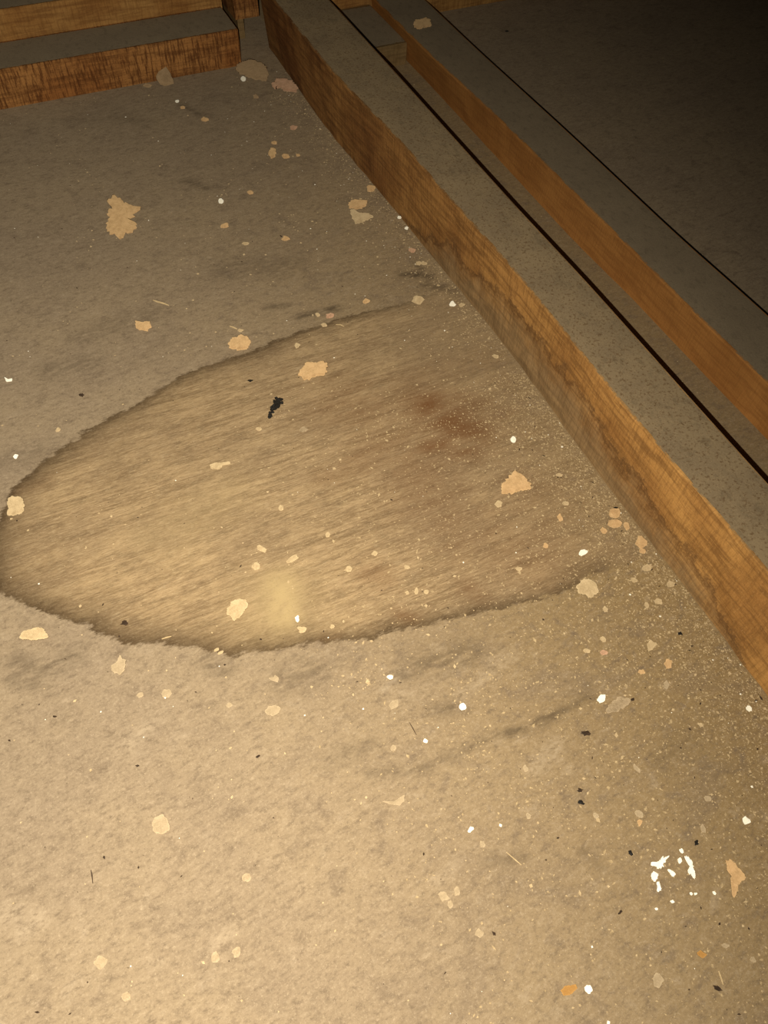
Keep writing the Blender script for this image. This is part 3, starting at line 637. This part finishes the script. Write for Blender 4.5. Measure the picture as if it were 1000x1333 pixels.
# --- white paint splashes
ps = empty('paint_splash', tuple(at(875, 1135, 0)))
def paint(pix):
    SEED[0] += 1
    pix = [(700 + a / 3.333, 1060 + b / 3.333) for a, b in pix]
    c, q = world_outline(pix, 0.0001)
    if ((q[:, 0] * np.roll(q[:, 1], -1) - np.roll(q[:, 0], -1) * q[:, 1]).sum()) < 0: q = q[::-1]
    o = flake_mesh('paint_blob', q, 0.0005, 'paint', SEED[0], 0.16, 5); o.parent = ps
    o.location = Vector((c[0], c[1], 0.0001)) - ps.location
for b in ([(495,205),(520,212),(545,180),(570,182),(555,205),(545,225),(515,230),(498,228)], [(492,255),(510,245),(528,262),(520,280),(505,288),(494,272)],
          [(512,292),(525,290),(532,310),(528,340),(516,338),(518,312)], [(562,240),(572,235),(596,258),(590,270),(575,262)], [(642,190),(655,180),(666,200),(672,230),(686,262),(676,274),(660,262),(652,225)],
          [(612,152),(625,146),(636,165),(628,172)], [(608,190),(622,182),(626,205),(612,212)], [(504,408),(514,402),(526,410),(514,418)], [(657,340),(668,332),(676,345),(664,352)], [(678,342),(692,340),(692,354),(680,354)],
          [(754,338),(765,332),(775,346),(764,352)], [(572,376),(584,370),(594,382),(580,388)]): paint(b)
tag(ps, 'cluster of white paint splashes on the board at lower right', 'paint')

# ------------------------------------------------------------------ grit nobody could count
GV, GF, GM, GS = [], [], [], ['sawdust', 'cream', 'white', 'darkbrown']
def grains(mat, spots, size, flat=0.7, long=1.0):
    """spots: array of (x, y); tiny rough grains, all gathered in one mesh"""
    n = len(spots); s = size(n)
    base = np.array([(1,0,.3),(0,1,.3),(-1,0,.3),(0,-1,.3),(0,0,1),(0.2,0.1,0)])
    tri = np.array([(0,1,4),(1,2,4),(2,3,4),(3,0,4),(1,0,5),(2,1,5),(3,2,5),(0,3,5)])
    jit = rng.uniform(0.6, 1.25, (n, 6, 3)); v = base[None] * jit * s[:, None, None]
    st = 1 + (long - 1) * rng.random(n); v[:, :, 0] *= st[:, None]; v[:, :, 2] *= flat
    a = rng.uniform(0, 2 * np.pi, n); ca, sa = np.cos(a)[:, None], np.sin(a)[:, None]
    vx = v[:, :, 0] * ca - v[:, :, 1] * sa + spots[:, :1]; vy = v[:, :, 0] * sa + v[:, :, 1] * ca + spots[:, 1:2]
    off = sum(len(x) for x in GV)
    GV.append(np.stack([vx, vy, v[:, :, 2]], -1).reshape(-1, 3)); F = (tri[None] + 6 * np.arange(n)[:, None, None]).reshape(-1, 3) + off
    GF.append(F); GM.append(np.full(len(F), GS.index(mat)))
def pour(name, label):
    me = bpy.data.meshes.new(name); me.from_pydata(np.concatenate(GV).tolist(), [], np.concatenate(GF).tolist()); me.update()
    for m in GS: me.materials.append(M[m])
    me.polygons.foreach_set('material_index', np.concatenate(GM).astype(np.int32))
    o = bpy.data.objects.new(name, me); C.objects.link(o); tag(o, label, 'grit', kind='stuff')
    GV.clear(); GF.clear(); GM.clear()
def along_joist(n, y0, y1, spread):   # lies thickest against the foot of the joist
    y = rng.uniform(y0, y1, n); d = np.abs(rng.exponential(1.0, n)) * spread; return np.column_stack([base1(y) - 0.001 - d, y])
def field(n, x0, x1, y0, y1):
    p = np.column_stack([rng.uniform(x0, x1, n), rng.uniform(y0, y1, n)]); return p[p[:, 0] < base1(p[:, 1]) - 0.002]
def clumps(k, m, x0, x1, y0, y1, sd):
    c = field(k, x0, x1, y0, y1); p = np.repeat(c, m, 0) + rng.normal(0, sd, (len(c) * m, 2)); return p[p[:, 0] < base1(p[:, 1]) - 0.001]
lg = lambda m, sd, cap: (lambda n: np.minimum(cap, np.exp(rng.normal(math.log(m), sd, n))))
cl = lambda *a: np.concatenate(a)
near = lambda p: p[p[:, 1] < 0.868]
sd_sp = near(cl(along_joist(12000, -0.12, 0.34, 0.038), along_joist(1600, 0.36, 0.80, 0.014), clumps(70, 18, 0.08, 0.30, 0.0, 0.40, 0.006), field(2600, 0.05, 0.32, -0.1, 0.35)))
grains('sawdust', sd_sp, lg(0.00028, 0.42, 0.0009), long=2.2)
gr_sp = near(cl(along_joist(500, -0.1, 0.40, 0.040), along_joist(450, 0.36, 0.84, 0.020), field(800, -0.25, 0.35, -0.12, 0.86), clumps(40, 7, -0.1, 0.30, 0.0, 0.85, 0.008)))
grains('cream', gr_sp, lg(0.00044, 0.45, 0.0013), long=1.6)
grains('white', near(cl(field(170, -0.25, 0.32, -0.1, 0.86), along_joist(90, 0.0, 0.8, 0.04))), lg(0.00040, 0.4, 0.0009))
grains('darkbrown', near(cl(field(430, -0.25, 0.32, -0.12, 0.5), along_joist(200, -0.1, 0.35, 0.04), field(90, -0.1, 0.32, 0.5, 0.86))), lg(0.00030, 0.45, 0.0008), long=2.8)
pour('loose_grit', 'sawdust and tiny grit strewn over the board, thickest along the tall joist')
far = np.column_stack([rng.uniform(0.35, 0.41, 50), rng.uniform(0.2, 0.79, 50)]); far2 = np.column_stack([rng.uniform(0.48, 0.9, 60), rng.uniform(0.3, 0.9, 60)])
grains('cream', cl(far, far2), lg(0.0005, 0.3, 0.0010))
pour('sparse_grit', 'sparse grains on the boards behind the tall joist')

# every empty stands at the foot of its thing
for e in [o for o in bpy.data.objects if o.type == 'EMPTY' and o.location.length < 1e-9]:
    ch = [o for o in bpy.data.objects if o.parent == e]
    v = np.concatenate([np.array([c.co[:] for c in o.data.vertices]) for o in ch])
    base = Vector(((v[:, 0].min() + v[:, 0].max()) / 2, (v[:, 1].min() + v[:, 1].max()) / 2, v[:, 2].min()))
    e.location = base
    for o in ch: o.location = -base
